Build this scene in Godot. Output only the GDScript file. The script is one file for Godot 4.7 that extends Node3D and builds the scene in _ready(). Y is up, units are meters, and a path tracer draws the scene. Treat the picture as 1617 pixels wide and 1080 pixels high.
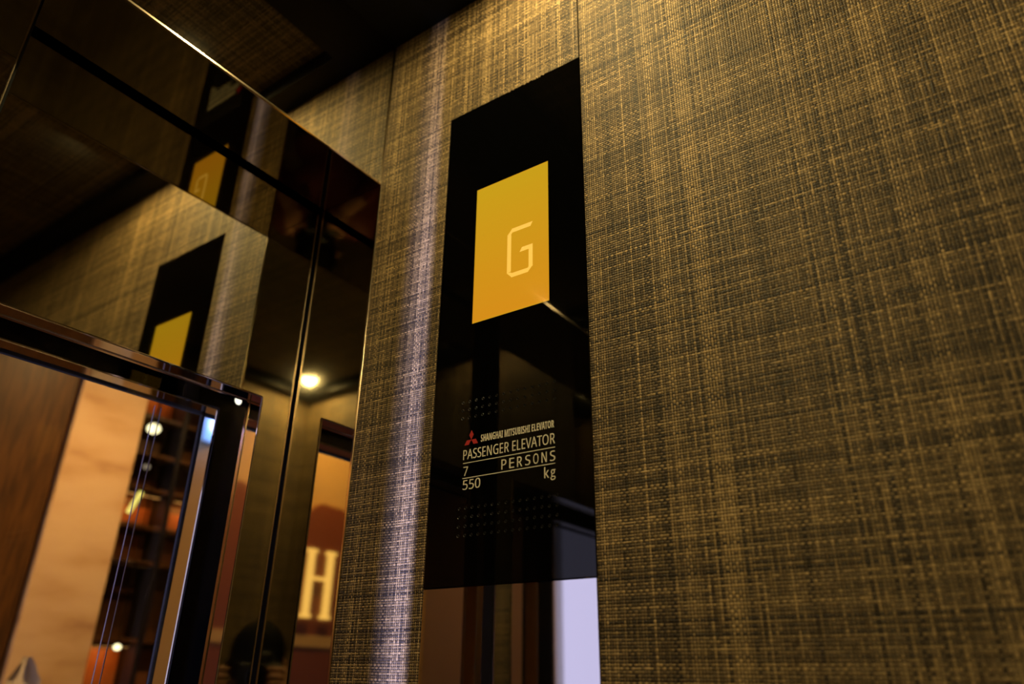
extends Node3D
# Inside a small lift: woven wall with a glossy operating panel, mirror-finish telescopic doors with vision windows, lobby beyond the glass.

const CEIL := 2.5926      # height of the black ceiling border
const COFFER := 2.6326    # height of the woven ceiling panel inside the border
const SOFFIT := 2.26
const LEFT := -1.3124
const BACK := 1.445
const LEAF := -0.157      # front face of the far door leaf

var taken := {}
var M := {}

# ---------------------------------------------------------------- helpers
func numbered(called: String) -> String:
	if not taken.has(called):
		taken[called] = 0
		return called
	taken[called] += 1
	return "%s_%03d" % [called, taken[called]]

func thing(called: String, label: String, category: String, at := Vector3.ZERO, group := "") -> Node3D:
	var o := Node3D.new()
	o.name = numbered(called)
	add_child(o, true)
	o.position = at
	o.set_meta("label", label)
	o.set_meta("category", category)
	if group != "":
		o.set_meta("group", group)
	return o

func setting(called: String) -> Node3D:
	var o := Node3D.new()
	o.name = numbered(called)
	add_child(o, true)
	o.set_meta("kind", "structure")
	return o

func mb() -> SurfaceTool:
	var st := SurfaceTool.new()
	st.begin(Mesh.PRIMITIVE_TRIANGLES)
	return st

func put(st: SurfaceTool, called: String, material: Material, parent: Node) -> MeshInstance3D:
	var o := MeshInstance3D.new()
	o.mesh = st.commit()
	o.name = called
	o.material_override = material
	parent.add_child(o, true)
	return o

func tri_uv(p: Vector3, n: Vector3) -> Vector2:
	var a := n.abs()
	if a.x >= a.y and a.x >= a.z:
		return Vector2(p.z, -p.y)
	if a.y >= a.z:
		return Vector2(p.x, p.z)
	return Vector2(p.x, -p.y)

# one flat polygon (convex), corners counter-clockwise as seen from outside; clockwise winding is written
func face(st: SurfaceTool, c: Array) -> void:
	var n: Vector3 = (c[1] - c[0]).cross(c[2] - c[0]).normalized()
	for k in range(1, c.size() - 1):
		for p in [c[0], c[k + 1], c[k]]:
			st.set_normal(n)
			var uv := tri_uv(p, n)
			st.set_uv(uv)
			st.set_uv2(uv)
			st.add_vertex(p)

func bx(st: SurfaceTool, a: Vector3, b: Vector3) -> void:
	var lo := Vector3(minf(a.x, b.x), minf(a.y, b.y), minf(a.z, b.z))
	var hi := Vector3(maxf(a.x, b.x), maxf(a.y, b.y), maxf(a.z, b.z))
	var v := []
	for i in 8:
		v.append(Vector3(hi.x if i & 1 else lo.x, hi.y if i & 2 else lo.y, hi.z if i & 4 else lo.z))
	for q in [[4, 5, 7, 6], [1, 0, 2, 3], [5, 1, 3, 7], [0, 4, 6, 2], [6, 7, 3, 2], [0, 1, 5, 4]]:
		face(st, [v[q[0]], v[q[1]], v[q[2]], v[q[3]]])

# box with chamfered edges
func cbx(st: SurfaceTool, a: Vector3, b: Vector3, c: float) -> void:
	var lo := Vector3(minf(a.x, b.x), minf(a.y, b.y), minf(a.z, b.z))
	var hi := Vector3(maxf(a.x, b.x), maxf(a.y, b.y), maxf(a.z, b.z))
	var mid := (lo + hi) / 2
	var h := (hi - lo) / 2
	c = minf(c, minf(h.x, minf(h.y, h.z)) * 0.98)
	for ax in 3:
		var u := (ax + 1) % 3
		var w := (ax + 2) % 3
		for s in [-1.0, 1.0]:
			var q := []
			for e in [[-1, -1], [1, -1], [1, 1], [-1, 1]]:
				var p := Vector3.ZERO
				p[ax] = s * h[ax]
				p[u] = e[0] * (h[u] - c)
				p[w] = e[1] * (h[w] - c)
				q.append(mid + p)
			if s < 0:
				q.reverse()
			face(st, q)
		for s in [-1.0, 1.0]:
			for t in [-1.0, 1.0]:
				var q := []
				for e in [[-1, 0], [1, 0], [1, 1], [-1, 1]]:
					var p := Vector3.ZERO
					p[ax] = e[0] * (h[ax] - c)
					p[u] = s * (h[u] if e[1] == 0 else h[u] - c)
					p[w] = t * (h[w] - c if e[1] == 0 else h[w])
					q.append(mid + p)
				var n: Vector3 = (q[1] - q[0]).cross(q[2] - q[0])
				var out := Vector3.ZERO
				out[u] = s
				out[w] = t
				if n.dot(out) < 0:
					q.reverse()
				face(st, q)
	for i in 8:
		var s := Vector3(1 if i & 1 else -1, 1 if i & 2 else -1, 1 if i & 4 else -1)
		var q := [mid + s * Vector3(h.x, h.y - c, h.z - c), mid + s * Vector3(h.x - c, h.y, h.z - c), mid + s * Vector3(h.x - c, h.y - c, h.z)]
		if ((q[1] - q[0]).cross(q[2] - q[0])).dot(s) < 0:
			q.reverse()
		face(st, q)

# lathe round the y axis: profile points (radius, height) from bottom to top, outside to the right
func lathe(st: SurfaceTool, at: Vector3, prof: Array, n := 24, basis := Basis()) -> void:
	for k in n:
		var a := TAU * k / n
		var b := TAU * (k + 1) / n
		for i in prof.size() - 1:
			var p: Vector2 = prof[i]
			var q: Vector2 = prof[i + 1]
			var c := [Vector3(cos(a) * p.x, p.y, -sin(a) * p.x), Vector3(cos(b) * p.x, p.y, -sin(b) * p.x), Vector3(cos(b) * q.x, q.y, -sin(b) * q.x), Vector3(cos(a) * q.x, q.y, -sin(a) * q.x)]
			var d := []
			for v in c:
				var w: Vector3 = at + basis * v
				if d.is_empty() or (not w.is_equal_approx(d[-1]) and not w.is_equal_approx(d[0])):
					d.append(w)
			if d.size() >= 3:
				face(st, d)

func tube(st: SurfaceTool, a: Vector3, b: Vector3, r: float, n := 10) -> void:
	var y := (b - a).normalized()
	var x := y.cross(Vector3.UP if absf(y.y) < 0.9 else Vector3.RIGHT).normalized()
	var z := x.cross(y)
	lathe(st, a, [Vector2(0, 0), Vector2(r, 0), Vector2(r, (b - a).length()), Vector2(0, (b - a).length())], n, Basis(x, y, z))

func mat(called: String, c: Color, rough := 0.5, metal := 0.0, spec := 0.5) -> StandardMaterial3D:
	var m := StandardMaterial3D.new()
	m.resource_name = called
	m.albedo_color = c
	m.roughness = rough
	m.metallic = metal
	m.metallic_specular = spec
	M[called] = m
	return m

func glow(called: String, c: Color, energy: float) -> StandardMaterial3D:
	var m := mat(called, Color(0.02, 0.02, 0.02), 0.4)
	m.emission_enabled = true
	m.emission = c
	m.emission_energy_multiplier = energy
	return m

# ---------------------------------------------------------------- materials
func weave_images() -> Array:
	# plain weave of slubby yarns, 8 pixels a yarn, 256 yarns each way
	var rng := RandomNumberGenerator.new()
	rng.seed = 7
	var n := 256
	var tones := 12
	var yarn := []        # tone of a yarn -> sRGB colour
	for t in tones:
		var f := t / (tones - 1.0)
		yarn.append(Color(0.20, 0.16, 0.11).lerp(Color(0.84, 0.74, 0.55), f))
	var warp := []
	var weft := []
	var wp := 0.0
	var wq := 0.0
	for i in n:
		wp = wp * 0.1 + rng.randfn(0.0, 0.25)
		wq = wq * 0.1 + rng.randfn(0.0, 0.25)
		warp.append(0.58 + wp)
		weft.append(0.60 + wq)
	var slub := FastNoiseLite.new()
	slub.seed = 3
	slub.frequency = 0.045
	var cells := {}
	var heights := {}
	var img := Image.create(n * 8, n * 8, false, Image.FORMAT_RGB8)
	var hgt := Image.create(n * 8, n * 8, false, Image.FORMAT_RGB8)
	for j in n:
		for i in n:
			# yarns change their tone along their length
			var a: float = warp[i] + 0.30 * slub.get_noise_2d(i * 9.0, j * 0.55) + rng.randf_range(-0.10, 0.10)
			var b: float = weft[j] + 0.30 * slub.get_noise_2d(i * 0.55 + 999.0, j * 9.0) + rng.randf_range(-0.10, 0.10)
			var over := (i + j) % 2 == 0
			if rng.randf() < 0.06:
				over = not over
			var top := clampi(int((a if over else b) * tones), 0, tones - 1)
			var low := clampi(int((b if over else a) * tones), 0, tones - 1) / 3
			var wide := rng.randi() % 3
			var key := Vector4i(top, low, 1 if over else 0, wide)
			if not cells.has(key):
				var c := Image.create(8, 8, false, Image.FORMAT_RGB8)
				var h := Image.create(8, 8, false, Image.FORMAT_RGB8)
				for y in 8:
					for x in 8:
						var across := absf((x if over else y) - 3.5) / 4.0
						var along := absf((y if over else x) - 3.5) / 4.0
						var w: float = [0.42, 0.54, 0.66][wide]
						var hh := 0.0
						var col := Color(0.07, 0.055, 0.04)
						if across < w:
							col = yarn[top]
							hh = 0.55 + 0.45 * sqrt(1.0 - across * across / (w * w)) - 0.35 * along * along
						elif along < 0.55:
							col = yarn[low * 3 + 1].darkened(0.25)
							hh = 0.35
						c.set_pixel(x, y, col)
						h.set_pixel(x, y, Color(hh, hh, hh))
				cells[key] = c
				heights[key] = h
			img.blit_rect(cells[key], Rect2i(0, 0, 8, 8), Vector2i(i * 8, j * 8))
			hgt.blit_rect(heights[key], Rect2i(0, 0, 8, 8), Vector2i(i * 8, j * 8))
	return [img, hgt]

func shade_bands() -> Image:
	# uneven dye lots of the yarns: long soft bands along warp and weft
	var n := 512
	var rng := RandomNumberGenerator.new()
	rng.seed = 21
	var a := FastNoiseLite.new()
	a.seed = 5
	a.frequency = 0.06
	var img := Image.create(n, n, false, Image.FORMAT_RGB8)
	for y in n:
		for x in n:
			var v := 0.90 + 0.12 * a.get_noise_2d(x, y * 0.05) + 0.12 * a.get_noise_2d(x * 0.05 + 500.0, y)
			v = clampf(v, 0.55, 1.0)
			img.set_pixel(x, y, Color(v, v, v))
	return img

func make_materials() -> void:
	var w := weave_images()
	var tex := ImageTexture.create_from_image(w[0])
	var htex := ImageTexture.create_from_image(w[1])
	var bands := ImageTexture.create_from_image(shade_bands())
	var m := mat("woven_vinyl", Color(0.86, 0.83, 0.78), 0.55, 0.0, 0.4)
	m.albedo_texture = tex
	m.heightmap_enabled = true
	m.heightmap_texture = htex
	m.heightmap_scale = 0.09
	m.uv1_scale = Vector3.ONE / 0.88
	m.detail_enabled = true
	m.detail_albedo = bands
	m.detail_blend_mode = BaseMaterial3D.BLEND_MODE_MUL
	m.detail_uv_layer = BaseMaterial3D.DETAIL_UV_2
	m.uv2_scale = Vector3.ONE / 0.9
	mat("mirror_steel", Color(0.76, 0.74, 0.67), 0.03, 1.0)
	mat("steel", Color(0.9, 0.87, 0.84), 0.05, 1.0)
	mat("satin_steel", Color(0.82, 0.75, 0.64), 0.15, 1.0)
	mat("black_gloss", Color(0.012, 0.012, 0.012), 0.02, 0.0, 0.42)
	mat("black_matt", Color(0.015, 0.015, 0.015), 0.8, 0.0, 0.3)
	mat("ceiling_black", Color(0.015, 0.015, 0.015), 0.5, 0.0, 0.3)
	mat("silkscreen", Color(0.82, 0.80, 0.74), 0.6)
	mat("red_print", Color(0.62, 0.06, 0.05), 0.5)
	mat("yarn_end", Color(0.50, 0.42, 0.29), 0.8)
	mat("glass_edge", Color(0.22, 0.2, 0.2), 0.3)
	mat("grille_black", Color(0.03, 0.03, 0.03), 0.35)
	mat("floor_stone", Color(0.22, 0.2, 0.18), 0.25)
	var g := mat("door_glass", Color(0.05, 0.05, 0.05, 0.02), 0.0, 0.0, 0.3)
	g.transparency = BaseMaterial3D.TRANSPARENCY_ALPHA

# ---------------------------------------------------------------- lift car
func downlight(at: Vector3, label: String) -> void:
	var t := thing("downlight", label, "ceiling light", at, "downlights in the car ceiling")
	var st := mb()
	lathe(st, Vector3.ZERO, [Vector2(0.034, -0.001), Vector2(0.044, -0.004), Vector2(0.047, 0.0), Vector2(0.034, 0.0)], 32)
	put(st, "bezel", M.steel, t)
	st = mb()
	lathe(st, Vector3(0, -0.0005, 0), [Vector2(0, -0.0015), Vector2(0.033, -0.0015), Vector2(0.033, 0.0005)], 32)
	put(st, "diffuser_light", M.warm_lamp, t)
	var l := SpotLight3D.new()
	l.name = "downlight_beam"
	l.position = Vector3(0, -0.006, 0)
	l.rotation_degrees.x = -90
	l.light_color = Color(1.0, 0.89, 0.61)
	l.light_energy = 0.75
	l.light_size = 0.03
	l.spot_angle = 87
	l.spot_angle_attenuation = 0.35
	l.spot_range = 6
	l.spot_attenuation = 2
	l.shadow_enabled = true
	t.add_child(l)

func door_leaf(o: Node3D) -> void:
	# mirror-steel leaf with a vision window: polished reveal, gasket and pane; local z = 0 is the leaf's front
	var x0 := -0.565
	var x1 := -0.006
	var wx0 := -0.53
	var wx1 := -0.0633
	var wy0 := 0.50
	var wy1 := 1.8638
	var y1 := SOFFIT + 0.05
	var t := -0.028
	var st := mb()
	bx(st, Vector3(x0, 0.012, t), Vector3(wx0, y1, 0))
	bx(st, Vector3(wx1, 0.012, t), Vector3(x1, y1, 0))
	bx(st, Vector3(wx0, wy1, t), Vector3(wx1, y1, 0))
	bx(st, Vector3(wx0, 0.012, t), Vector3(wx1, wy0, 0))
	put(st, "leaf_panel", M.mirror_steel, o)
	var fr := Node3D.new()
	fr.name = "window_frame"
	o.add_child(fr, true)
	st = mb()            # polished lining of the opening
	var e := 0.0016
	cbx(st, Vector3(wx0, wy1 - e, t), Vector3(wx1, wy1 + e, 0.0016), 0.0008)
	cbx(st, Vector3(wx0, wy0 - e, t), Vector3(wx1, wy0 + e, 0.0016), 0.0008)
	cbx(st, Vector3(wx1 - e, wy0, t), Vector3(wx1 + e, wy1, 0.0016), 0.0008)
	cbx(st, Vector3(wx0 - e, wy0, t), Vector3(wx0 + e, wy1, 0.0016), 0.0008)
	put(st, "reveal", M.steel, fr)
	st = mb()
	tube(st, Vector3(wx1, wy0, 0.001), Vector3(wx1, wy1, 0.001), 0.0016, 8)
	tube(st, Vector3(wx0, wy1, 0.001), Vector3(wx1, wy1, 0.001), 0.0016, 8)
	tube(st, Vector3(wx0, wy0, 0.001), Vector3(wx0, wy1, 0.001), 0.0016, 8)
	put(st, "edge_bead", M.steel, fr)
	st = mb()
	var q := 0.003
	var zg := t - 0.002
	bx(st, Vector3(wx0 - 0.004, wy1 - q, zg - 0.004), Vector3(wx1 + 0.004, wy1 + 0.004, zg + 0.002))
	bx(st, Vector3(wx0 - 0.004, wy0 - 0.004, zg - 0.004), Vector3(wx1 + 0.004, wy0 + q, zg + 0.002))
	bx(st, Vector3(wx1 - q, wy0, zg - 0.004), Vector3(wx1 + 0.004, wy1, zg + 0.002))
	bx(st, Vector3(wx0 - 0.004, wy0, zg - 0.004), Vector3(wx0 + q, wy1, zg + 0.002))
	put(st, "gasket", M.satin_steel, fr)
	st = mb()
	face(st, [Vector3(wx0 + q, wy0 + q, zg), Vector3(wx1 - q, wy0 + q, zg), Vector3(wx1 - q, wy1 - q, zg), Vector3(wx0 + q, wy1 - q, zg)])
	put(st, "glass_pane", M.door_glass, fr)
	st = mb()
	bx(st, Vector3(x1, 0.012, t), Vector3(x1 + 0.005, SOFFIT, -0.004))
	put(st, "edge_seal", M.black_matt, o)
	st = mb()
	cbx(st, Vector3(x1 - 0.0012, 0.012, -0.003), Vector3(x1 + 0.0012, SOFFIT + 0.02, 0.0012), 0.0007)
	put(st, "edge_strip", M.satin_steel, o)

func bay(o: Node3D, x0: float, x1: float) -> void:
	# one glazed bay of the landing screen: steel-lined opening with pane; local z = 0 is the front of the black face
	var y0 := 0.12
	var y1 := 1.890
	var t := -0.043
	var g := Node3D.new()
	g.name = "glazed_bay"
	o.add_child(g, true)
	var st := mb()
	var e := 0.0018
	cbx(st, Vector3(x0, y1 - e, t), Vector3(x1, y1 + e, 0.002), 0.0012)
	cbx(st, Vector3(x0, y0 - e, t), Vector3(x1, y0 + e, 0.002), 0.0012)
	cbx(st, Vector3(x1 - e, y0, t), Vector3(x1 + e, y1, 0.002), 0.0012)
	cbx(st, Vector3(x0 - e, y0, t), Vector3(x0 + e, y1, 0.002), 0.0012)
	put(st, "reveal", M.steel, g)
	st = mb()
	tube(st, Vector3(x1, y0, 0.002), Vector3(x1, y1, 0.002), 0.0024, 8)
	tube(st, Vector3(x0, y1, 0.002), Vector3(x1, y1, 0.002), 0.0024, 8)
	tube(st, Vector3(x0, y0, 0.002), Vector3(x0, y1, 0.002), 0.0024, 8)
	put(st, "edge_bead", M.steel, g)
	st = mb()
	var q := 0.005
	var zg := t + 0.002
	bx(st, Vector3(x0, y1 - q, zg - 0.004), Vector3(x1, y1, zg + 0.003))
	bx(st, Vector3(x0, y0, zg - 0.004), Vector3(x1, y0 + q, zg + 0.003))
	bx(st, Vector3(x1 - q, y0, zg - 0.004), Vector3(x1, y1, zg + 0.003))
	bx(st, Vector3(x0, y0, zg - 0.004), Vector3(x0 + q, y1, zg + 0.003))
	put(st, "gasket", M.black_matt, g)
	st = mb()
	face(st, [Vector3(x0 + q, y0 + q, zg), Vector3(x1 - q, y0 + q, zg), Vector3(x1 - q, y1 - q, zg), Vector3(x0 + q, y1 - q, zg)])
	put(st, "glass_pane", M.door_glass, g)

func build_landing() -> void:
	# black framed glass screen of the landing, just outside the lift doors
	var w := setting("door_3")
	w.position.z = -0.34
	var t := -0.043
	var st := mb()
	bx(st, Vector3(-0.0237, 0, t), Vector3(0.45, 3.2, 0))
	bx(st, Vector3(-2.95, 1.890, t), Vector3(-0.0237, 2.06, 0))
	bx(st, Vector3(-2.95, 0, t), Vector3(-0.0237, 0.12, 0))
	bx(st, Vector3(-1.12, 0.12, t), Vector3(-1.04, 1.890, 0))
	bx(st, Vector3(-1.705, 0.12, t), Vector3(-1.585, 1.890, 0))  # stile out of view, added to trim the uplight beam to a streak
	bx(st, Vector3(-3.2, 0, t), Vector3(-2.95, 3.2, 0))
	put(st, "black_frame", M.black_gloss, w)
	bay(w, -1.04, -0.0237)
	bay(w, -1.585, -1.12)
	bay(w, -2.95, -1.705)  # bay out of view, glazed so the added uplight beam passes
	st = mb()
	for x in [-0.100, -0.112]:
		bx(st, Vector3(x, 0.13, -0.052), Vector3(x + 0.00035, 1.88, -0.049))
	put(st, "pane_edge", M.glass_edge, w)
	st = mb()
	bx(st, Vector3(-2.95, 2.06, t), Vector3(-0.0237, 3.2, -0.002))
	put(st, "upper_wall", M.black_matt, w)
	st = mb()
	bx(st, Vector3(-3.2, 2.32, 0), Vector3(0.45, 2.36, 0.13))
	bx(st, Vector3(0.06, 0, 0.0), Vector3(0.10, 2.32, 0.36))
	put(st, "shaft_lining", M.black_matt, w)
	var l := thing("reflection_dot", "small round white indicator dot standing for a lamp reflection in the black frame", "highlight", Vector3(0.0149, 1.918, -0.34))  # glowing dot drawn in place of a mirrored lamp highlight
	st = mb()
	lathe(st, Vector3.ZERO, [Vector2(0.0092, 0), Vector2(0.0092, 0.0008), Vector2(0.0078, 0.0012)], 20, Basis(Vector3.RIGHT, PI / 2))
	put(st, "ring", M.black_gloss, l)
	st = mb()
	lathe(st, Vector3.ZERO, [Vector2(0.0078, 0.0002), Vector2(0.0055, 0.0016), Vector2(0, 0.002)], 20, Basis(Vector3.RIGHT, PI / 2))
	put(st, "added_glow_light", M.reflection_glow, l)

func build_car() -> void:
	# right wall: woven vinyl panels on a core, the part past the corner strip is mirror steel
	var w := setting("wall_right")
	var st := mb()
	bx(st, Vector3(0.004, 0, 0.0), Vector3(0.06, CEIL + 0.1, BACK + 0.06))
	put(st, "wall_core", M.black_matt, w)
	var s := 0.0006
	st = mb()
	bx(st, Vector3(0, 2.3286 + s, 0.0035), Vector3(0.0045, CEIL, 0.4130 - s))
	put(st, "wallpaper_panel", M.woven_vinyl, w)
	st = mb()
	bx(st, Vector3(0, 0, 0.0035), Vector3(0.0045, 2.3286 - s, 0.1596))
	put(st, "wallpaper_panel", M.woven_vinyl, w)
	st = mb()
	bx(st, Vector3(0.0004, 0, 0.4148), Vector3(0.0045, CEIL, BACK))
	put(st, "wallpaper_panel", M.woven_vinyl, w)
	st = mb()
	var rng := RandomNumberGenerator.new()
	rng.seed = 4
	for k in 26:
		var z := 0.27 + 0.085 * k / 25.0 + rng.randf_range(-0.001, 0.001)
		var l := rng.randf_range(0.0005, 0.0034)
		bx(st, Vector3(-0.0024, 2.3290 - l, z), Vector3(-0.0008, 2.3310, z + rng.randf_range(0.0009, 0.0022)))
	put(st, "frayed_edge", M.yarn_end, w).set_meta("kind", "stuff")
	st = mb()
	cbx(st, Vector3(-0.0015, 0, -0.002), Vector3(0.006, CEIL, 0.0032), 0.001)
	put(st, "corner_strip", M.satin_steel, w)
	st = mb()
	bx(st, Vector3(0, 0, -0.150), Vector3(0.05, SOFFIT + 0.02, -0.003))
	put(st, "jamb_panel", M.mirror_steel, w)
	st = mb()
	cbx(st, Vector3(-0.0012, 0, -0.1515), Vector3(0.001, SOFFIT, -0.1475), 0.0007)
	put(st, "jamb_bead", M.satin_steel, w)
	# back and left wall
	w = setting("wall_back")
	st = mb()
	bx(st, Vector3(LEFT - 0.06, 0, BACK), Vector3(0.06, CEIL + 0.1, BACK + 0.06))
	put(st, "wallpaper_panel", M.woven_vinyl, w)
	w = setting("wall_left")
	st = mb()
	bx(st, Vector3(LEFT - 0.06, 0, -0.02), Vector3(LEFT, CEIL + 0.1, BACK))
	put(st, "wallpaper_panel", M.woven_vinyl, w)
	# front wall: fascia above the opening, soffit, return panel
	w = setting("wall_front")
	st = mb()
	bx(st, Vector3(LEFT, SOFFIT + 0.004, -0.03), Vector3(-0.001, CEIL + 0.05, 0))
	put(st, "fascia_panel", M.mirror_steel, w)
	st = mb()
	bx(st, Vector3(LEFT, SOFFIT, -0.145), Vector3(-0.001, SOFFIT + 0.03, -0.001))
	put(st, "soffit_panel", M.mirror_steel, w)
	st = mb()
	cbx(st, Vector3(LEFT, SOFFIT - 0.0012, -0.003), Vector3(-0.002, SOFFIT + 0.0045, 0.0015), 0.0012)
	put(st, "edge_strip", M.satin_steel, w)
	st = mb()
	bx(st, Vector3(LEFT, 0, -0.1135), Vector3(-1.078, SOFFIT, 0))
	put(st, "return_panel", M.mirror_steel, w)
	st = mb()
	bx(st, Vector3(LEFT - 0.06, SOFFIT + 0.06, -0.24), Vector3(0.06, CEIL + 0.1, -0.031))
	bx(st, Vector3(LEFT - 0.06, SOFFIT + 0.03, -0.24), Vector3(0.06, SOFFIT + 0.06, -0.215))
	put(st, "header_casing", M.black_matt, w)
	# ceiling: black border with a woven coffer panel
	w = setting("ceiling")
	st = mb()
	var px1 := -0.051
	var px0 := LEFT + 0.051
	var pz0 := 0.1235
	var pz1 := BACK - 0.05
	bx(st, Vector3(LEFT, CEIL, 0), Vector3(0, CEIL + 0.06, pz0))
	bx(st, Vector3(LEFT, CEIL, pz1), Vector3(0, CEIL + 0.06, BACK))
	bx(st, Vector3(LEFT, CEIL, pz0), Vector3(px0, CEIL + 0.06, pz1))
	bx(st, Vector3(px1, CEIL, pz0), Vector3(0, CEIL + 0.06, pz1))
	put(st, "border", M.ceiling_black, w)
	st = mb()
	bx(st, Vector3(px0, COFFER, pz0), Vector3(px1, COFFER + 0.03, pz1))
	put(st, "coffer_panel", M.woven_vinyl, w)
	st = mb()
	bx(st, Vector3(LEFT - 0.06, CEIL + 0.1, -0.24), Vector3(0.06, CEIL + 0.14, BACK + 0.06))
	put(st, "roof", M.black_matt, w)
	w = setting("floor")
	st = mb()
	bx(st, Vector3(LEFT - 0.06, -0.06, -0.24), Vector3(0.06, 0, BACK + 0.06))
	put(st, "floor_slab", M.floor_stone, w)
	# door leaves
	var d := setting("door_1")
	d.position.z = LEAF
	door_leaf(d)
	var e: Node3D = d.duplicate()
	e.name = "door_2"
	add_child(e, true)
	e.position = Vector3(-0.532, 0, LEAF + 0.041)
	# downlights
	downlight(Vector3(-0.22, COFFER, 0.42), "warm ceiling downlight nearest the operating panel and the doors")
	downlight(Vector3(-1.17, COFFER, 1.284), "warm downlight mirrored in the steel jamb, far corner of the ceiling")
	downlight(Vector3(-1.17, COFFER, 0.42), "warm ceiling downlight beside the left wall, near the doors")

# ---------------------------------------------------------------- operating panel
func lettering(text: String, font: Font, z0: float, z1: float, y0: float, y1: float, m: Material, parent: Node, called: String) -> void:
	# letters on the wall x = const, read along +z; scaled to fill the given box
	var t := TextMesh.new()
	t.text = text
	t.font = font
	t.font_size = 64
	t.pixel_size = 0.01
	t.depth = 0.02
	var a := t.get_aabb()
	var o := MeshInstance3D.new()
	o.mesh = t
	o.material_override = m
	o.name = called
	parent.add_child(o, true)
	var sx := (z1 - z0) / a.size.x
	var sy := (y1 - y0) / a.size.y
	o.basis = Basis(Vector3(0, 0, 1) * sx, Vector3(0, 1, 0) * sy, Vector3(-1, 0, 0) * 0.02)
	o.position = Vector3(0, (y0 + y1) / 2, (z0 + z1) / 2) - o.basis * (a.position + a.size / 2) - Vector3(0.0001, 0, 0)

func flat(st: SurfaceTool, pts: Array, t: float) -> void:
	# convex outline of (z, y) points, counter-clockwise as read on the wall (z to the right): a slab of thickness t standing out to -x
	var f := []
	for p in pts:
		f.append(Vector3(-t, p.y, p.x))
	face(st, f)
	for k in pts.size():
		var a: Vector2 = pts[k]
		var b: Vector2 = pts[(k + 1) % pts.size()]
		face(st, [Vector3(0, a.y, a.x), Vector3(0, b.y, b.x), Vector3(-t, b.y, b.x), Vector3(-t, a.y, a.x)])

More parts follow.
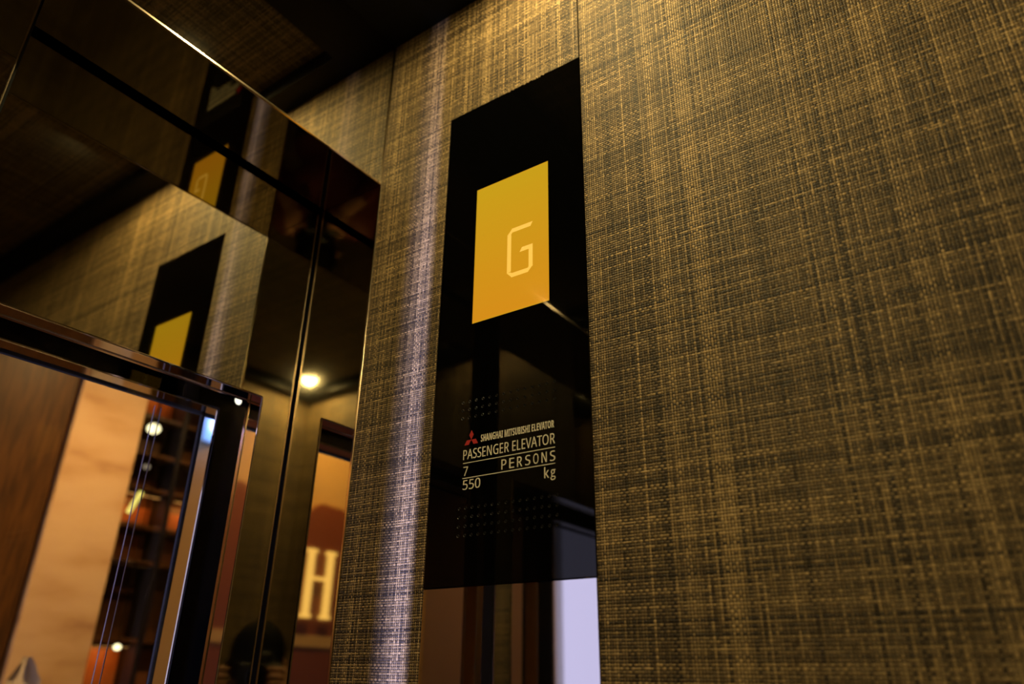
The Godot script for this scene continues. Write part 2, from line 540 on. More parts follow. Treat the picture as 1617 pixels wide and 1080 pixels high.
func build_panel() -> void:
	var zl := 0.1600
	var zr := 0.4145
	var yb := 1.5557
	var yt := 2.3286
	var t := thing("operating_panel", "tall glossy black lift operating panel with lit screen above a mirror steel plate", "control panel")
	var st := mb()
	cbx(st, Vector3(-0.0016, yb, zl), Vector3(0.004, yt, zr), 0.0007)
	put(st, "black_plate", M.black_gloss, t)
	st = mb()
	cbx(st, Vector3(-0.0012, 0.62, zl + 0.0004), Vector3(0.004, yb - 0.0006, zr - 0.0004), 0.0007)
	var sp := put(st, "steel_plate", M.plate_steel, t)
	sp.set_meta("label", "mirror polished steel lower plate")
	var face_x := -0.0017
	var dl := 0.2242
	var dr := 0.3560
	var db := 1.9188
	var dt := 2.1537
	# screen
	var sc := Node3D.new()
	sc.name = "screen"
	t.add_child(sc, true)
	sc.position.x = face_x
	sc.set_meta("label", "amber lit floor display")
	st = mb()
	var n := Vector3(-1, 0, 0)
	var c := [Vector3(0, db, dl), Vector3(0, db, dr), Vector3(0, dt, dr), Vector3(0, dt, dl)]
	var uv := [Vector2(0, 1), Vector2(1, 1), Vector2(1, 0), Vector2(0, 0)]
	for k in [0, 2, 1, 0, 3, 2]:
		st.set_normal(n)
		st.set_uv(uv[k])
		st.add_vertex(c[k] + Vector3(-0.0002, 0, 0))
	put(st, "screen_display", M.screen, sc)
	# the floor letter: strokes with cut corners
	st = mb()
	var th := 0.0068
	var gl := 0.2846
	var gr := 0.3290
	var gt := 2.0570
	var gb := 1.9745
	var cc := 0.0085
	var k1 := 0.0038
	var g := [
		[Vector2(gl, gb + cc), Vector2(gl + th, gb + cc + k1 * 0.4), Vector2(gl + th, gt - cc - k1 * 0.4), Vector2(gl, gt - cc)],
		[Vector2(gl, gt - cc - 0.001), Vector2(gl + th, gt - cc - 0.001), Vector2(gl + cc, gt - th), Vector2(gl + cc, gt)],
		[Vector2(gl + cc - 0.001, gt - th), Vector2(gr - 0.004, gt - th), Vector2(gr, gt), Vector2(gl + cc - 0.001, gt)],
		[Vector2(gl, gb + cc), Vector2(gl + cc, gb), Vector2(gl + cc, gb + th), Vector2(gl + th, gb + cc)],
		[Vector2(gl + cc - 0.001, gb), Vector2(gr - cc + 0.001, gb), Vector2(gr - cc + 0.001, gb + th), Vector2(gl + cc - 0.001, gb + th)],
		[Vector2(gr - cc, gb), Vector2(gr, gb + cc), Vector2(gr - th, gb + cc), Vector2(gr - cc, gb + th)],
		[Vector2(gr - th, gb + cc - 0.001), Vector2(gr, gb + cc - 0.001), Vector2(gr, 2.0190), Vector2(gr - th, 2.0190)],
		[Vector2(gr - 0.0225, 2.0190 - th), Vector2(gr - th + 0.0005, 2.0190 - th), Vector2(gr - th + 0.0005, 2.0190), Vector2(gr - 0.0225 + 0.004, 2.0190)],
	]
	for p in g:
		flat(st, p, 0.0004)
	put(st, "floor_letter_display", M.letter, sc)
	# print
	var sans := SystemFont.new()
	sans.font_names = ["Droid Sans"]
	var bold := SystemFont.new()
	bold.font_names = ["Droid Sans"]
	bold.font_weight = 700
	var pr := Node3D.new()
	pr.name = "printed_text"
	t.add_child(pr, true)
	pr.position.x = face_x
	lettering("SHANGHAI MITSUBISHI ELEVATOR", bold, 0.2467, 0.3612, 1.7378, 1.7478, M.silkscreen, pr, "maker_line")
	lettering("PASSENGER ELEVATOR", sans, 0.2178, 0.3622, 1.7172, 1.7307, M.silkscreen, pr, "type_line")
	lettering("7", sans, 0.2190, 0.2265, 1.6952, 1.7076, M.silkscreen, pr, "person_count")
	var word := "PERSONS"
	for k in 7:
		var z := 0.2812 + k * 0.01225
		lettering(word[k], sans, z, z + 0.0076, 1.6953, 1.7083, M.silkscreen, pr, "persons_letter")
	lettering("550", sans, 0.2190, 0.2478, 1.6765, 1.6897, M.silkscreen, pr, "load_number")
	lettering("k", sans, 0.3462, 0.3530, 1.6752, 1.6890, M.silkscreen, pr, "unit_letter")
	lettering("g", sans, 0.3553, 0.3624, 1.6715, 1.6848, M.silkscreen, pr, "unit_letter")
	for y in [1.7124, 1.6920]:
		st = mb()
		flat(st, [Vector2(0.2178, y - 0.0005), Vector2(0.3622, y - 0.0005), Vector2(0.3622, y + 0.0005), Vector2(0.2178, y + 0.0005)], 0.0002)
		put(st, "rule_line", M.silkscreen, pr)
	# emblem of three red diamonds
	var em := Node3D.new()
	em.name = "emblem"
	em.set_meta("label", "red emblem of three diamonds")
	t.add_child(em, true)
	em.position = Vector3(face_x, 1.7437, 0.2305)
	for a in [90.0, 210.0, 330.0]:
		st = mb()
		var d := Vector2.from_angle(deg_to_rad(a))
		var e := Vector2.from_angle(deg_to_rad(a + 30.0)) 
		var f := Vector2.from_angle(deg_to_rad(a - 30.0))
		var r := 0.0076
		flat(st, [Vector2.ZERO, f * r, (e + f) * r, e * r], 0.0002)
		put(st, "diamond", M.red_print, em)
	# speaker holes: two fields of small lipped holes
	var grille := Node3D.new()
	grille.name = "speaker_grille"
	t.add_child(grille, true)
	grille.position.x = face_x
	for spec in [[14, 3, 0.2138, 0.3626, 1.7990, 1.7760], [15, 4, 0.2145, 0.3640, 1.6524, 1.6174]]:
		var rim := mb()
		var pit := mb()
		for i in spec[0]:
			for j in spec[1]:
				var z: float = lerpf(spec[2], spec[3], i / (spec[0] - 1.0))
				var y: float = lerpf(spec[4], spec[5], j / (spec[1] - 1.0))
				var b := Basis(Vector3(0, 1, 0), Vector3(-1, 0, 0), Vector3(0, 0, 1))
				lathe(rim, Vector3(0, y, z), [Vector2(0.0021, 0), Vector2(0.0018, 0.0006), Vector2(0.0014, 0.0001)], 10, b)
				lathe(pit, Vector3(0, y, z), [Vector2(0.0014, 0.00012), Vector2(0, 0.00012)], 10, b)
		put(rim, "hole_rims", M.grille_black, grille).set_meta("kind", "stuff")
		put(pit, "hole_pits", M.black_matt, grille).set_meta("kind", "stuff")

# ---------------------------------------------------------------- lobby beyond the doors
func noise_tex(f: float, ramp: Array, seed_: int, sx := 1.0, sy := 1.0, octaves := 4, n := 512) -> ImageTexture:
	var a := FastNoiseLite.new()
	a.seed = seed_
	a.frequency = f
	a.fractal_octaves = octaves
	var img := Image.create(n, n, false, Image.FORMAT_RGB8)
	for y in n:
		for x in n:
			var v := clampf(0.5 + 0.75 * a.get_noise_2d(x * sx, y * sy), 0.0, 0.9999) * (ramp.size() - 1)
			img.set_pixel(x, y, ramp[int(v)].lerp(ramp[int(v) + 1], v - int(v)))
	return ImageTexture.create_from_image(img)

func build_lobby() -> void:
	var marble := mat("marble", Color(1, 1, 1), 0.3)
	marble.albedo_texture = noise_tex(0.008, [Color(0.70, 0.56, 0.42), Color(0.80, 0.67, 0.51), Color(0.84, 0.72, 0.57), Color(0.86, 0.75, 0.60), Color(0.84, 0.72, 0.57)], 11, 0.5, 4.2, 4)
	marble.uv1_scale = Vector3(1.0 / 1.2, 1.0 / 3.3, 1.0)
	marble.uv1_offset = Vector3(0.4, 0, 0)
	var wood := mat("walnut", Color(1, 1, 1), 0.35)
	wood.albedo_texture = noise_tex(0.02, [Color(0.22, 0.14, 0.06), Color(0.31, 0.20, 0.085), Color(0.38, 0.25, 0.11)], 12, 4.0, 0.35)
	wood.uv1_scale = Vector3.ONE / 0.9
	mat("dark_wood", Color(0.07, 0.045, 0.03), 0.4)
	mat("gold_plaster", Color(0.84, 0.70, 0.40), 0.7)
	mat("sign_brown", Color(0.52, 0.27, 0.12), 0.6)
	mat("plaster", Color(0.42, 0.33, 0.25), 0.8)
	mat("pale_lacquer", Color(0.85, 0.82, 0.78), 0.25)
	mat("amber_panel", Color(0.56, 0.36, 0.20), 0.5)
	var st := mb()
	var w := setting("floor_lobby")
	bx(st, Vector3(-3.2, -0.06, -4.2), Vector3(3.0, 0, -0.241))
	put(st, "floor_slab", M.floor_stone, w)
	w = setting("ceiling_lobby")
	st = mb()
	bx(st, Vector3(-3.2, 3.2, -4.2), Vector3(3.0, 3.26, -0.34))
	put(st, "ceiling_slab", M.plaster, w)
	w = setting("wall_lobby_back")
	st = mb()
	bx(st, Vector3(-3.2, 0, -4.2), Vector3(3.0, 3.2, -4.1))
	put(st, "wall_slab", M.plaster, w)
	w = setting("wall_lobby_right")
	st = mb()
	bx(st, Vector3(2.9, 0, -4.1), Vector3(3.0, 3.2, -0.384))
	put(st, "wall_slab", M.walnut, w)
	w = setting("wall_lobby_front")
	st = mb()
	bx(st, Vector3(0.45, 0, -0.383), Vector3(3.0, 3.2, -0.34))
	put(st, "wall_slab", M.plaster, w)
	# lobby left wall with a tall daylit window
	w = setting("wall_lobby_left")
	st = mb()
	bx(st, Vector3(-3.2, 0, -4.1), Vector3(-3.1, 3.2, -1.66))
	bx(st, Vector3(-3.2, 2.5, -1.66), Vector3(-3.1, 3.2, -0.384))
	bx(st, Vector3(-3.2, 0, -0.85), Vector3(-3.1, 2.5, -0.384))
	put(st, "wall_slab", M.plaster, w)
	w = setting("window_1")
	st = mb()
	cbx(st, Vector3(-3.2, 0, -1.66), Vector3(-3.07, 2.5, -1.53), 0.004)
	cbx(st, Vector3(-3.2, 2.42, -1.53), Vector3(-3.07, 2.5, -0.85), 0.004)
	cbx(st, Vector3(-3.2, 0, -0.93), Vector3(-3.07, 2.42, -0.85), 0.004)
	put(st, "window_casing", M.pale_lacquer, w)
	st = mb()
	bx(st, Vector3(-3.18, 0, -1.53), Vector3(-3.15, 2.42, -0.93))
	put(st, "daylit_window_pane", M.daylight, w)
	var day := AreaLight3D.new()
	day.name = "window_daylight"
	day.area_size = Vector2(0.55, 2.3)
	day.position = Vector3(-3.06, 1.2, -1.23)
	day.rotation_degrees.y = -90
	day.light_color = Color(0.80, 0.80, 1.0)
	day.light_energy = 0.01
	day.area_range = 8
	day.shadow_enabled = true
	w.add_child(day)
	# marble pier and walnut wall beside it
	var t := thing("marble_pier", "pale beige veined marble pier seen through the door window", "pillar", Vector3(0.81, 0, -2.7))
	st = mb()
	cbx(st, Vector3(-0.152, 0.0, -0.2), Vector3(0.155, 3.198, 0.2), 0.006)
	put(st, "marble_cladding", M.marble, t)
	t = thing("walnut_screen", "dark walnut wall panelling left of the marble pier", "panelling", Vector3(0, 0, -2.55))
	for k in 3:
		st = mb()
		cbx(st, Vector3(-0.70 + 0.45 * k, 0.001, -0.03), Vector3(-0.70 + 0.45 * k + 0.446, 3.198, 0.03), 0.003)
		put(st, "board", M.walnut, t)
	# sign wall, seen mirrored in the jamb
	w = setting("wall_lobby_sign")
	st = mb()
	bx(st, Vector3(-3.1, 0, -2.62), Vector3(-0.75, 3.2, -2.56))
	put(st, "wall_slab", M.gold_plaster, w)
	t = thing("sign_board", "brown sign board with a wavy top edge mirrored in the jamb", "sign", Vector3(-2.15, 0, -2.556))
	st = mb()
	var n := 48
	for k in n:
		var x0 := lerpf(-0.75, 0.55, k / float(n))
		var x1 := lerpf(-0.75, 0.55, (k + 1) / float(n))
		var y0 := 2.33 + 0.05 * sin(x0 * 13.0 + 2.2) + 0.015 * sin(x0 * 29.0)
		var y1 := 2.33 + 0.05 * sin(x1 * 13.0 + 2.2) + 0.015 * sin(x1 * 29.0)
		face(st, [Vector3(x0, 0.001, 0.03), Vector3(x1, 0.001, 0.03), Vector3(x1, y1, 0.03), Vector3(x0, y0, 0.03)])
		face(st, [Vector3(x0, y0, 0.03), Vector3(x1, y1, 0.03), Vector3(x1, y1, 0), Vector3(x0, y0, 0)])
	put(st, "board", M.sign_brown, t)
	st = mb()
	cbx(st, Vector3(-0.7, 1.60, 0.03), Vector3(0.5, 1.66, 0.036), 0.001)
	put(st, "gold_band", M.gold_plaster, t)
	st = mb()            # serif capital: two stems with feet, joined by a bar
	for x in [-0.066, 0.074]:
		cbx(st, Vector3(x - 0.02, 1.75, 0.03), Vector3(x + 0.02, 2.105, 0.06), 0.006)
		for y in [1.745, 2.088]:
			cbx(st, Vector3(x - 0.036, y, 0.03), Vector3(x + 0.036, y + 0.02, 0.06), 0.006)
	cbx(st, Vector3(-0.05, 1.945, 0.03), Vector3(0.06, 1.962, 0.056), 0.006)
	put(st, "lit_letter_sign", M.sign_glow, t)
	# warm lobby downlights: each a recessed fitting with its own light
	for q in [[0.75, -1.75, 5.5, "lobby downlight in front of the marble pier"], [-2.1, -2.15, 3.0, "lobby downlight above the brown sign board"], [-0.6, -1.5, 0.8, "lobby downlight over the middle of the lobby"], [1.7, -2.75, 1.6, "lobby downlight in front of the back bar shelves"]]:
		var l := thing("lobby_downlight", q[3], "ceiling light", Vector3(q[0], 3.2, q[1]), "downlights in the lobby ceiling")
		st = mb()
		lathe(st, Vector3.ZERO, [Vector2(0.05, -0.002), Vector2(0.06, -0.005), Vector2(0.065, 0)], 24)
		put(st, "bezel", M.steel, l)
		st = mb()
		lathe(st, Vector3.ZERO, [Vector2(0, -0.003), Vector2(0.05, -0.003)], 24)
		put(st, "diffuser_light", M.warm_lamp, l)
		var sp := SpotLight3D.new()
		sp.name = "lobby_beam"
		sp.position.y = -0.01
		sp.rotation_degrees.x = -90
		sp.light_color = Color(1.0, 0.78, 0.48)
		sp.light_energy = q[2]
		sp.light_size = 0.05
		sp.spot_angle = 70
		sp.spot_angle_attenuation = 1.0
		sp.spot_range = 8
		sp.spot_attenuation = 2
		sp.shadow_enabled = true
		l.add_child(sp)
	build_bar()
	# cool wall lamp on the gold wall, mirrored in the steel linings of the door windows
	t = thing("wall_lamp", "blue white wall lamp mirrored in the steel window lining", "lamp", Vector3(-1.40, 2.62, -2.555))
	st = mb()
	cbx(st, Vector3(-0.05, -0.08, 0), Vector3(0.05, 0.08, 0.012), 0.004)
	put(st, "back_plate", M.steel, t)
	st = mb()
	cbx(st, Vector3(-0.04, -0.07, 0.012), Vector3(0.04, 0.07, 0.05), 0.012)
	put(st, "lamp_glass", M.blue_lamp, t)
	var bl := OmniLight3D.new()
	bl.name = "wall_lamp_light"
	bl.position = Vector3(0, 0, 0.09)
	bl.light_color = Color(0.45, 0.55, 1.0)
	bl.light_energy = 0.06
	bl.light_size = 0.05
	bl.shadow_enabled = true
	t.add_child(bl)
	# added unseen uplight: its beam makes the cool streak on the woven wall
	t = thing("added_uplight", "added unseen uplight in the lobby that makes the cool streak on the woven wall", "added lamp", Vector3(-2.6, 0, -0.564))
	st = mb()
	lathe(st, Vector3.ZERO, [Vector2(0, 0.0), Vector2(0.06, 0.0), Vector2(0.06, 0.012), Vector2(0.012, 0.016), Vector2(0.012, 0.2), Vector2(0, 0.2)], 20)
	put(st, "stand", M.black_matt, t)
	st = mb()
	lathe(st, Vector3(0, 0.2, 0), [Vector2(0.02, 0.0), Vector2(0.035, 0.02), Vector2(0.035, 0.07), Vector2(0.03, 0.075)], 20)
	put(st, "housing", M.black_matt, t)
	st = mb()
	lathe(st, Vector3(0, 0.272, 0), [Vector2(0.03, 0.0), Vector2(0, 0.004)], 20)
	put(st, "added_glow_light", M.added_cool_lamp, t)
	var up := SpotLight3D.new()
	up.name = "added_uplight_beam"
	up.position = Vector3(0, 0.30, 0)
	up.light_color = Color(0.72, 0.72, 1.0)
	up.light_energy = 58.0
	up.light_size = 0.015
	up.spot_angle = 17
	up.spot_angle_attenuation = 0.9
	up.spot_range = 8
	up.spot_attenuation = 2
	up.shadow_enabled = true
	t.add_child(up)
	up.look_at_from_position(t.position + up.position, Vector3(0.0, 1.55, 0.11))

func build_bar() -> void:
	# back bar: dark carcass, shelves, amber back boards and little lamps
	var t := thing("back_bar_shelves", "dark wooden back bar with amber lit boards right of the marble pier", "shelf", Vector3(0, 0, -3.4))
	var st := mb()
	cbx(st, Vector3(1.05, 0.001, -0.06), Vector3(2.6, 3.19, -0.03), 0.002)
	put(st, "back_board", M.walnut, t)
	for x in [1.06, 1.62, 2.2, 2.58]:
		st = mb()
		cbx(st, Vector3(x - 0.015, 0.001, -0.03), Vector3(x + 0.015, 3.18, 0.13), 0.002)
		put(st, "upright", M.dark_wood, t)
	for y in [1.25, 1.62, 2.02, 2.21, 2.42, 2.62, 2.84]:
		st = mb()
		cbx(st, Vector3(1.075, y - 0.012, -0.03), Vector3(2.565, y + 0.012, 0.12), 0.002)
		put(st, "shelf", M.walnut, t)
	for p in [[1.10, 2.90, 1.60, 3.05], [1.64, 2.90, 2.18, 3.05], [1.10, 2.25, 1.60, 2.34], [1.10, 2.44, 1.60, 2.50], [1.64, 2.44, 2.18, 2.50], [1.10, 2.05, 1.60, 2.18], [1.64, 2.05, 2.18, 2.18], [1.64, 2.25, 2.18, 2.34], [1.10, 1.35, 1.60, 1.58], [1.64, 1.35, 2.18, 1.58]]:
		st = mb()
		cbx(st, Vector3(p[0], p[1], -0.03), Vector3(p[2], p[3], -0.02), 0.001)
		put(st, "amber_board", M.amber_panel, t)
	# slim warm strip lamps under the shelves
	for p in [[1.34, 3.10, "slim warm strip lamp at the top of the back bar"], [1.34, 2.395, "slim warm strip lamp under the middle shelf of the back bar"], [1.34, 1.595, "slim warm strip lamp under the lowest shelf of the back bar"], [1.91, 2.395, "slim warm strip lamp in the right bay of the back bar"]]:
		var sl := thing("strip_lamp", p[2], "strip lamp", Vector3(p[0], p[1], -3.31), "strip lamps of the back bar")
		st = mb()
		cbx(st, Vector3(-0.24, -0.008, -0.012), Vector3(0.24, 0.008, 0.012), 0.002)
		put(st, "housing", M.black_matt, sl)
		st = mb()
		bx(st, Vector3(-0.235, -0.0095, -0.008), Vector3(0.235, -0.008, 0.008))
		put(st, "diffuser_light", M.strip_lamp, sl)
		var al := AreaLight3D.new()
		al.name = "strip_light"
		al.area_size = Vector2(0.46, 0.016)
		al.position = Vector3(0, -0.012, 0)
		al.rotation_degrees.x = -60
		al.light_color = Color(1.0, 0.62, 0.28)
		al.light_energy = 0.10
		al.area_range = 3
		al.shadow_enabled = true
		sl.add_child(al)
	# lamps of the bar
	var k := 0
	for p in [[1.338, 2.711, -3.1, 0.035, "round lamp hanging highest before the back bar"], [1.40, 2.521, -3.2, 0.017, "small round lamp hanging in the middle of the back bar"], [1.348, 1.575, -3.0, 0.018, "small round lamp hanging lowest before the back bar"]]:
		var l := thing("bar_lamp", p[4], "lamp", Vector3(p[0], p[1], p[2]), "lamps of the back bar")
		st = mb()
		var prof := []
		for q in 9:
			var an := lerpf(-PI / 2, PI / 2, q / 8.0)
			prof.append(Vector2(cos(an) * p[3], sin(an) * p[3] * 0.8))
		lathe(st, Vector3.ZERO, prof, 16)
		put(st, "bulb_light", M.bar_lamp if k != 1 else M.dim_lamp, l)
		st = mb()
		tube(st, Vector3(0, p[3] * 0.7, 0), Vector3(0, 3.198 - p[1], 0), 0.003, 6)
		put(st, "cord", M.black_matt, l)
		k += 1
	t = thing("tube_lamp", "short slanted yellow tube lamp before the back bar", "lamp", Vector3(1.219, 2.252, -2.9))
	st = mb()
	tube(st, Vector3(-0.022, -0.055, 0), Vector3(0.022, 0.055, 0), 0.013, 12)
	put(st, "tube_light", M.yellow_lamp, t)
	st = mb()
	tube(st, Vector3(0.022, 0.055, 0), Vector3(0.022, 0.946, 0), 0.003, 6)
	put(st, "cord", M.black_matt, t)
	t = thing("steel_rail", "short bright steel rail across the back bar", "rail", Vector3(1.42, 2.0, -3.235))
	st = mb()
	tube(st, Vector3(-0.11, 0, 0), Vector3(0.13, 0, 0), 0.016, 12)
	put(st, "bar", M.steel, t)
	for x in [-0.1, 0.12]:
		st = mb()
		tube(st, Vector3(x, 0, 0), Vector3(x, 0, -0.05), 0.006, 8)
		put(st, "bracket", M.steel, t)
	# white curved chair back near the pier
	t = thing("bar_chair", "white bar chair with a rounded back before the marble pier", "chair", Vector3(0.60, 0, -2.2))
	st = mb()
	var rows := 10
	var cols := 12
	for i in rows:
		for j in cols:
			var q := []
			for e in [[0, 0], [1, 0], [1, 1], [0, 1]]:
				var v := float(i + e[1]) / rows
				var u := lerpf(-1.0, 1.0, float(j + e[0]) / cols)
				var ww := 0.065 * sqrt(maxf(1.0 - pow(v, 10.0), 0.02))
				q.append(Vector3(u * ww, 0.75 + 0.755 * v, -0.03 * (1.0 - u * u) + 0.06 - 0.06 * v * v))
			face(st, q)
			q.reverse()
			for z in 4:
				q[z] = q[z] - Vector3(0, 0, 0.016)
			face(st, q)
	put(st, "backrest", M.pale_lacquer, t)
	st = mb()
	cbx(st, Vector3(-0.2, 0.72, -0.06), Vector3(0.2, 0.77, 0.34), 0.02)
	put(st, "seat", M.pale_lacquer, t)
	for x in [-0.17, 0.17]:
		for z in [-0.03, 0.31]:
			st = mb()
			tube(st, Vector3(x, 0.001, z), Vector3(x * 0.85, 0.73, z * 0.9 + 0.014), 0.012, 8)
			put(st, "leg", M.steel, t)

# ---------------------------------------------------------------- photographer (mirrored in the door corner)
class Field:
	var lo: Vector3
	var h: float
	var n: Vector3i
	var d: PackedFloat32Array
	func _init(a: Vector3, b: Vector3, cell: float):
		lo = a
		h = cell
		n = Vector3i(ceili((b.x - a.x) / h) + 1, ceili((b.y - a.y) / h) + 1, ceili((b.z - a.z) / h) + 1)
		d.resize(n.x * n.y * n.z)
		d.fill(1.0)
	func span(a: Vector3, b: Vector3) -> Array:
		var s := Vector3i(((a - lo) / h).floor()).clamp(Vector3i.ZERO, n - Vector3i.ONE)
		var e := Vector3i(((b - lo) / h).ceil()).clamp(Vector3i.ZERO, n - Vector3i.ONE)
		return [s, e]
	func bone(a: Vector3, b: Vector3, ra: float, rb: float, k: float) -> void:
		var m := Vector3.ONE * (maxf(ra, rb) + k + h * 2.0)
		var s := span(a.min(b) - m, a.max(b) + m)
		var ab := b - a
		var l2 := maxf(ab.length_squared(), 1e-9)
		for z in range(s[0].z, s[1].z + 1):
			for y in range(s[0].y, s[1].y + 1):
				for x in range(s[0].x, s[1].x + 1):
					var p := lo + Vector3(x, y, z) * h
					var t := clampf((p - a).dot(ab) / l2, 0.0, 1.0)
					join(x, y, z, p.distance_to(a + ab * t) - lerpf(ra, rb, t), k)
	func egg(c: Vector3, r: Vector3, turn: Basis, k: float) -> void:
		var m := Vector3.ONE * (maxf(r.x, maxf(r.y, r.z)) + k + h * 2.0)
		var s := span(c - m, c + m)
		var inv := turn.inverse()
		var least := minf(r.x, minf(r.y, r.z))
		for z in range(s[0].z, s[1].z + 1):
			for y in range(s[0].y, s[1].y + 1):
				for x in range(s[0].x, s[1].x + 1):
					var q := inv * (lo + Vector3(x, y, z) * h - c)
					join(x, y, z, ((q / r).length() - 1.0) * least, k)
	func join(x: int, y: int, z: int, v: float, k: float) -> void:
		var i := x + n.x * (y + n.y * z)
		var o := d[i]
		var e := maxf(k - absf(o - v), 0.0) / k
		d[i] = minf(o, v) - e * e * k * 0.25
	func mesh(st: SurfaceTool, paint: Callable, xf := Transform3D()) -> void:
		var at := {}
		var pts := []
		var corner := [Vector3i(0, 0, 0), Vector3i(1, 0, 0), Vector3i(0, 1, 0), Vector3i(1, 1, 0), Vector3i(0, 0, 1), Vector3i(1, 0, 1), Vector3i(0, 1, 1), Vector3i(1, 1, 1)]
		var edges := [[0, 1], [2, 3], [4, 5], [6, 7], [0, 2], [1, 3], [4, 6], [5, 7], [0, 4], [1, 5], [2, 6], [3, 7]]
		var sx := n.x
		var sxy := n.x * n.y
		for z in n.z - 1:
			for y in n.y - 1:
				for x in n.x - 1:
					var i := x + sx * y + sxy * z
					var f := [d[i], d[i + 1], d[i + sx], d[i + sx + 1], d[i + sxy], d[i + sxy + 1], d[i + sxy + sx], d[i + sxy + sx + 1]]
					var neg := 0
					for v in f:
						if v < 0:
							neg += 1
					if neg == 0 or neg == 8:
						continue
					var sum := Vector3.ZERO
					var c := 0
					for e in edges:
						if (f[e[0]] < 0) != (f[e[1]] < 0):
							var t: float = f[e[0]] / (f[e[0]] - f[e[1]])
							sum += Vector3(corner[e[0]]).lerp(Vector3(corner[e[1]]), t)
							c += 1
					at[i] = pts.size()
					pts.append(lo + (Vector3(x, y, z) + sum / c) * h)
		var tris := PackedInt32Array()
		for z in range(1, n.z - 1):
			for y in range(1, n.y - 1):
				for x in range(1, n.x - 1):
					var i := x + sx * y + sxy * z
					var v := d[i]
					for ax in 3:
						var step: int = [1, sx, sxy][ax]
						var u: int = [sx, sxy, 1][ax]
						var w: int = [sxy, 1, sx][ax]
						if (v < 0) == (d[i + step] < 0):
							continue
						if not (at.has(i) and at.has(i - u) and at.has(i - w) and at.has(i - u - w)):
							continue
						var q := [at[i - u - w], at[i - w], at[i], at[i - u]]
						if v >= 0:
							q.reverse()
						tris.append_array([q[0], q[2], q[1], q[0], q[3], q[2]])
		var nor := []
		nor.resize(pts.size())
		nor.fill(Vector3.ZERO)
		for k in range(0, tris.size(), 3):
			var a: Vector3 = pts[tris[k]]
			var g: Vector3 = (pts[tris[k + 2]] - a).cross(pts[tris[k + 1]] - a)
			for j in 3:
				nor[tris[k + j]] += g
		for k in tris:
			st.set_normal(xf.basis * nor[k].normalized())
			st.set_color(paint.call(pts[k]))
			st.add_vertex(xf * pts[k])

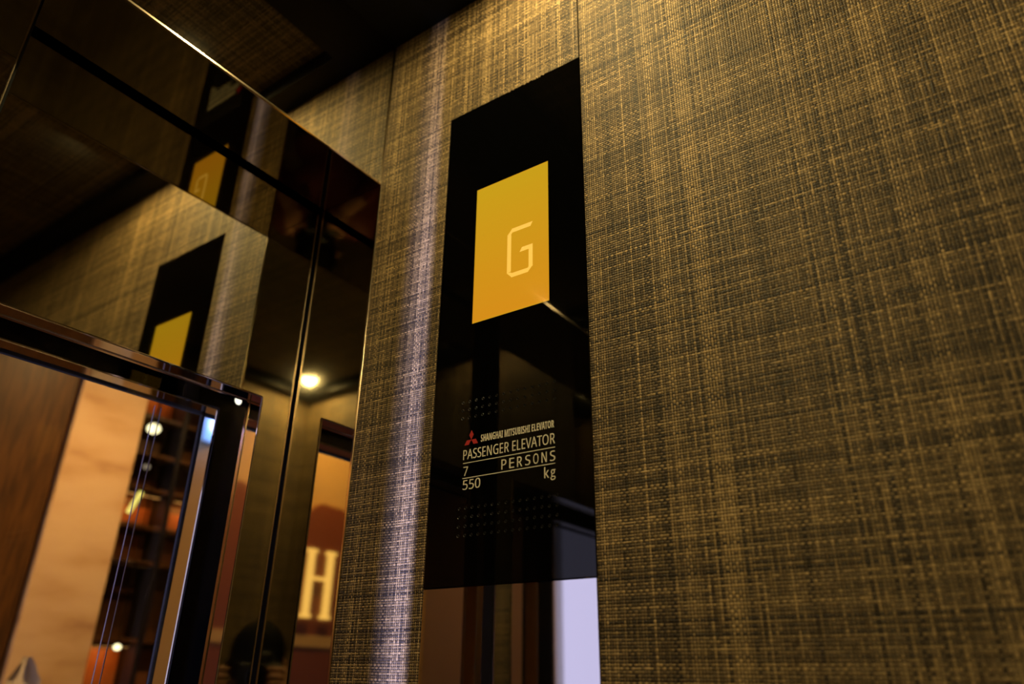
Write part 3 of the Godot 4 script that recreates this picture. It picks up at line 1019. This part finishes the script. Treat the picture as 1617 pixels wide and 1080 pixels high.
func build_person() -> void:
	# local frame: +z is where the person looks, x to the person's left, feet at y = 0
	var eye := Vector3(-0.75, 1.45, 0.821)
	var t := thing("person", "person in a dark red top, black hair, head bowed over a camera in both hands", "person", Vector3(-0.935, 0, 1.035))
	var look := Vector2(0.74, -0.67).normalized()
	t.rotation.y = atan2(look.x, look.y)
	var skin := Color(0.42, 0.22, 0.14)
	var top := Color(0.10, 0.018, 0.014)
	var trousers := Color(0.012, 0.013, 0.018)
	var shoes := Color(0.01, 0.01, 0.01)
	var st := mb()
	var f := Field.new(Vector3(-0.36, -0.02, -0.22), Vector3(0.36, 1.44, 0.34), 0.014)
	for s in [-1.0, 1.0]:
		f.bone(Vector3(0.09 * s, 0.86, -0.03), Vector3(0.095 * s, 0.46, 0.0), 0.085, 0.058, 0.04)
		f.bone(Vector3(0.095 * s, 0.46, 0.0), Vector3(0.10 * s, 0.09, -0.04), 0.058, 0.042, 0.03)
		f.bone(Vector3(0.10 * s, 0.045, -0.06), Vector3(0.12 * s, 0.032, 0.13), 0.044, 0.036, 0.03)
		f.bone(Vector3(0.165 * s, 1.29, -0.03), Vector3(0.25 * s, 1.05, 0.03), 0.055, 0.044, 0.05)
		f.bone(Vector3(0.25 * s, 1.05, 0.03), Vector3(0.10 * s, 1.37, 0.17), 0.042, 0.03, 0.03)
	f.bone(Vector3(-0.06, 0.88, -0.03), Vector3(0.06, 0.88, -0.03), 0.11, 0.11, 0.06)
	f.bone(Vector3(0, 0.90, -0.03), Vector3(0, 1.08, -0.02), 0.115, 0.115, 0.06)
	f.bone(Vector3(-0.07, 1.16, -0.03), Vector3(0.07, 1.16, -0.03), 0.115, 0.115, 0.08)
	f.bone(Vector3(-0.13, 1.27, -0.03), Vector3(0.13, 1.27, -0.03), 0.075, 0.075, 0.06)
	f.bone(Vector3(0, 1.27, -0.03), Vector3(0, 1.40, 0.0), 0.058, 0.05, 0.04)
	f.mesh(st, func(p: Vector3) -> Color:
		if p.y < 0.085:
			return shoes
		if p.y < 0.90:
			return trousers
		if absf(p.x) < 0.075 and p.y > 1.335 and p.z < 0.09:
			return skin
		return skin if p.z > 0.12 and p.y > 1.28 else top)
	# head with a face, bowed over the camera
	var bow := Transform3D(Basis(), Vector3(0, 1.415, -0.01)) * Transform3D(Basis(Vector3.RIGHT, deg_to_rad(48)), Vector3.ZERO) * Transform3D(Basis(), Vector3(0, -1.385, 0.0))
	var g := Field.new(Vector3(-0.11, 1.33, -0.14), Vector3(0.11, 1.63, 0.15), 0.006)
	var b := Basis()
	g.bone(Vector3(0, 1.34, -0.01), Vector3(0, 1.42, 0.0), 0.05, 0.05, 0.02)
	g.egg(Vector3(0, 1.515, -0.012), Vector3(0.072, 0.088, 0.09), b, 0.03)
	g.egg(Vector3(0, 1.455, 0.03), Vector3(0.056, 0.075, 0.062), b, 0.03)
	g.egg(Vector3(0, 1.405, 0.058), Vector3(0.024, 0.018, 0.022), b, 0.02)
	g.bone(Vector3(0, 1.495, 0.09), Vector3(0, 1.462, 0.108), 0.008, 0.013, 0.012)
	g.bone(Vector3(-0.022, 1.432, 0.083), Vector3(0.022, 1.432, 0.083), 0.006, 0.006, 0.008)
	g.bone(Vector3(-0.05, 1.51, 0.066), Vector3(0.05, 1.51, 0.066), 0.010, 0.010, 0.015)
	for s in [-1.0, 1.0]:
		g.egg(Vector3(0.078 * s, 1.475, -0.012), Vector3(0.010, 0.032, 0.020), Basis(Vector3.UP, -0.35 * s), 0.008)
		g.egg(Vector3(0.031 * s, 1.493, 0.079), Vector3(0.013, 0.008, 0.010), b, 0.004)
	g.mesh(st, func(p: Vector3) -> Color:
		for s in [-1.0, 1.0]:
			if p.distance_to(Vector3(0.031 * s, 1.493, 0.088)) < 0.009:
				return Color(0.02, 0.015, 0.012)
		if absf(p.x) < 0.026 and absf(p.y - 1.432) < 0.008 and p.z > 0.075:
			return Color(0.30, 0.10, 0.08)
		return skin, bow)
	# hands round the camera: palm, four fingers and a thumb each
	for s in [-1.0, 1.0]:
		var hf := Field.new(Vector3(0.02 if s > 0 else -0.16, 1.32, 0.10), Vector3(0.16 if s > 0 else -0.02, 1.52, 0.28), 0.004)
		hf.bone(Vector3(0.10 * s, 1.375, 0.165), Vector3(0.098 * s, 1.41, 0.170), 0.024, 0.026, 0.015)
		hf.bone(Vector3(0.098 * s, 1.41, 0.168), Vector3(0.096 * s, 1.465, 0.168), 0.022, 0.018, 0.015)
		for k in 4:
			var y := 1.408 + 0.0195 * k
			var l: float = [0.85, 0.97, 1.0, 0.92][k]
			var p0 := Vector3(0.094 * s, y, 0.178)
			var p1 := p0 + Vector3(0.004 * s, 0.004, 0.036 * l)
			var p2 := p1 + Vector3(-0.022 * s, 0.002, 0.014 * l)
			var p3 := p2 + Vector3(-0.018 * s, -0.001, -0.004)
			hf.bone(p0, p1, 0.0095, 0.0088, 0.004)
			hf.bone(p1, p2, 0.0088, 0.0080, 0.003)
			hf.bone(p2, p3, 0.0080, 0.0068, 0.003)
		hf.bone(Vector3(0.092 * s, 1.395, 0.150), Vector3(0.072 * s, 1.418, 0.132), 0.012, 0.010, 0.006)
		hf.bone(Vector3(0.072 * s, 1.418, 0.132), Vector3(0.056 * s, 1.440, 0.130), 0.010, 0.008, 0.004)
		hf.mesh(st, func(_p: Vector3) -> Color: return skin)
	var bm := mat("skin_and_cloth", Color(1, 1, 1), 0.65)
	bm.vertex_color_use_as_albedo = true
	put(st, "body", bm, t)
	# hair
	st = mb()
	var hr := Field.new(Vector3(-0.12, 1.40, -0.15), Vector3(0.12, 1.66, 0.13), 0.007)
	hr.egg(Vector3(0, 1.530, -0.018), Vector3(0.083, 0.085, 0.098), b, 0.02)
	hr.egg(Vector3(0, 1.470, -0.062), Vector3(0.066, 0.06, 0.050), b, 0.03)
	hr.bone(Vector3(-0.05, 1.550, 0.058), Vector3(0.05, 1.552, 0.060), 0.030, 0.030, 0.02)
	hr.bone(Vector3(-0.045, 1.528, 0.076), Vector3(0.045, 1.528, 0.076), 0.014, 0.014, 0.015)
	for s in [-1.0, 1.0]:
		hr.bone(Vector3(0.070 * s, 1.53, -0.01), Vector3(0.074 * s, 1.488, 0.012), 0.014, 0.006, 0.01)
	hr.mesh(st, func(_p: Vector3) -> Color: return Color(0.01, 0.009, 0.008), bow)
	put(st, "hair", mat("black_hair", Color(0.02, 0.018, 0.017), 0.7, 0.0, 0.2), t)
	# the camera in the hands, its lens just behind the point of view
	var c := thing("digital_camera", "black digital camera held in both hands by the person in dark red", "camera", eye)
	c.rotation.y = t.rotation.y
	var mx := mat("camera_black", Color(0.03, 0.03, 0.03), 0.5)
	st = mb()
	cbx(st, Vector3(-0.066, -0.048, -0.105), Vector3(0.066, 0.04, -0.07), 0.006)
	put(st, "body", mx, c)
	st = mb()
	cbx(st, Vector3(-0.026, 0.036, -0.112), Vector3(0.026, 0.072, -0.078), 0.008)
	put(st, "viewfinder", mx, c)
	st = mb()
	lathe(st, Vector3(0, 0, -0.078), [Vector2(0.034, 0), Vector2(0.034, 0.028), Vector2(0.031, 0.03), Vector2(0.031, 0.055), Vector2(0.026, 0.055), Vector2(0.024, 0.048), Vector2(0, 0.046)], 28, Basis(Vector3.RIGHT, PI / 2))
	put(st, "lens", M.black_gloss, c)

# ---------------------------------------------------------------- scene
func _ready() -> void:
	var cam := Camera3D.new()
	cam.name = "camera_view"
	add_child(cam)
	cam.transform = Transform3D(Basis(Vector3(0.57029436, 0.01232722, 0.8213479), Vector3(-0.35050901, 0.907943, 0.22974539), Vector3(-0.74290496, -0.41891234, 0.52211558)), Vector3(-0.75, 1.45, 0.821))
	cam.near = 0.01
	cam.far = 50.0
	cam.fov = 49.976
	var at := CameraAttributesPhysical.new()
	at.frustum_focal_length = 25.75
	at.frustum_focus_distance = 1.01
	at.frustum_near = 0.01
	at.frustum_far = 50.0
	at.exposure_aperture = 2.5
	cam.attributes = at
	cam.current = true
	var env := Environment.new()
	env.background_mode = Environment.BG_COLOR
	env.background_color = Color.BLACK
	env.tonemap_mode = Environment.TONE_MAPPER_LINEAR
	env.tonemap_exposure = 1.0
	env.sdfgi_enabled = true
	env.ssao_enabled = true
	env.ssil_enabled = true
	var we := WorldEnvironment.new()
	we.environment = env
	add_child(we)
	glow("warm_lamp", Color(1.0, 0.86, 0.60), 6.0)
	glow("added_cool_lamp", Color(0.8, 0.8, 1.0), 6.0)  # glow of the added uplight
	glow("reflection_glow", Color(1.0, 0.98, 0.88), 1.6)  # glow of the dot that stands for a reflection
	glow("daylight", Color(0.86, 0.84, 1.0), 1.0)
	glow("sign_glow", Color(1.0, 0.78, 0.38), 1.8)
	glow("strip_lamp", Color(1.0, 0.70, 0.35), 0.8)
	glow("bar_lamp", Color(1.0, 0.95, 0.72), 2.5)
	glow("dim_lamp", Color(0.62, 0.56, 0.46), 1.0)
	glow("yellow_lamp", Color(0.92, 0.86, 0.42), 1.2)
	glow("blue_lamp", Color(0.45, 0.65, 1.0), 3.0)
	glow("letter", Color(1.0, 0.77, 0.30), 1.0)
	var s := glow("screen", Color.WHITE, 1.0)
	var gi := Image.create(4, 32, false, Image.FORMAT_RGB8)
	for y in 32:
		for x in 4:
			gi.set_pixel(x, y, Color(0.79, 0.62, 0.10).lerp(Color(0.84, 0.555, 0.10), y / 31.0))
	s.emission_texture = ImageTexture.create_from_image(gi)
	s.emission_operator = BaseMaterial3D.EMISSION_OP_MULTIPLY
	s.roughness = 0.1
	mat("plate_steel", Color(0.93, 0.92, 0.92), 0.02, 1.0)
	make_materials()
	build_car()
	build_panel()
	build_landing()
	build_lobby()
	build_person()
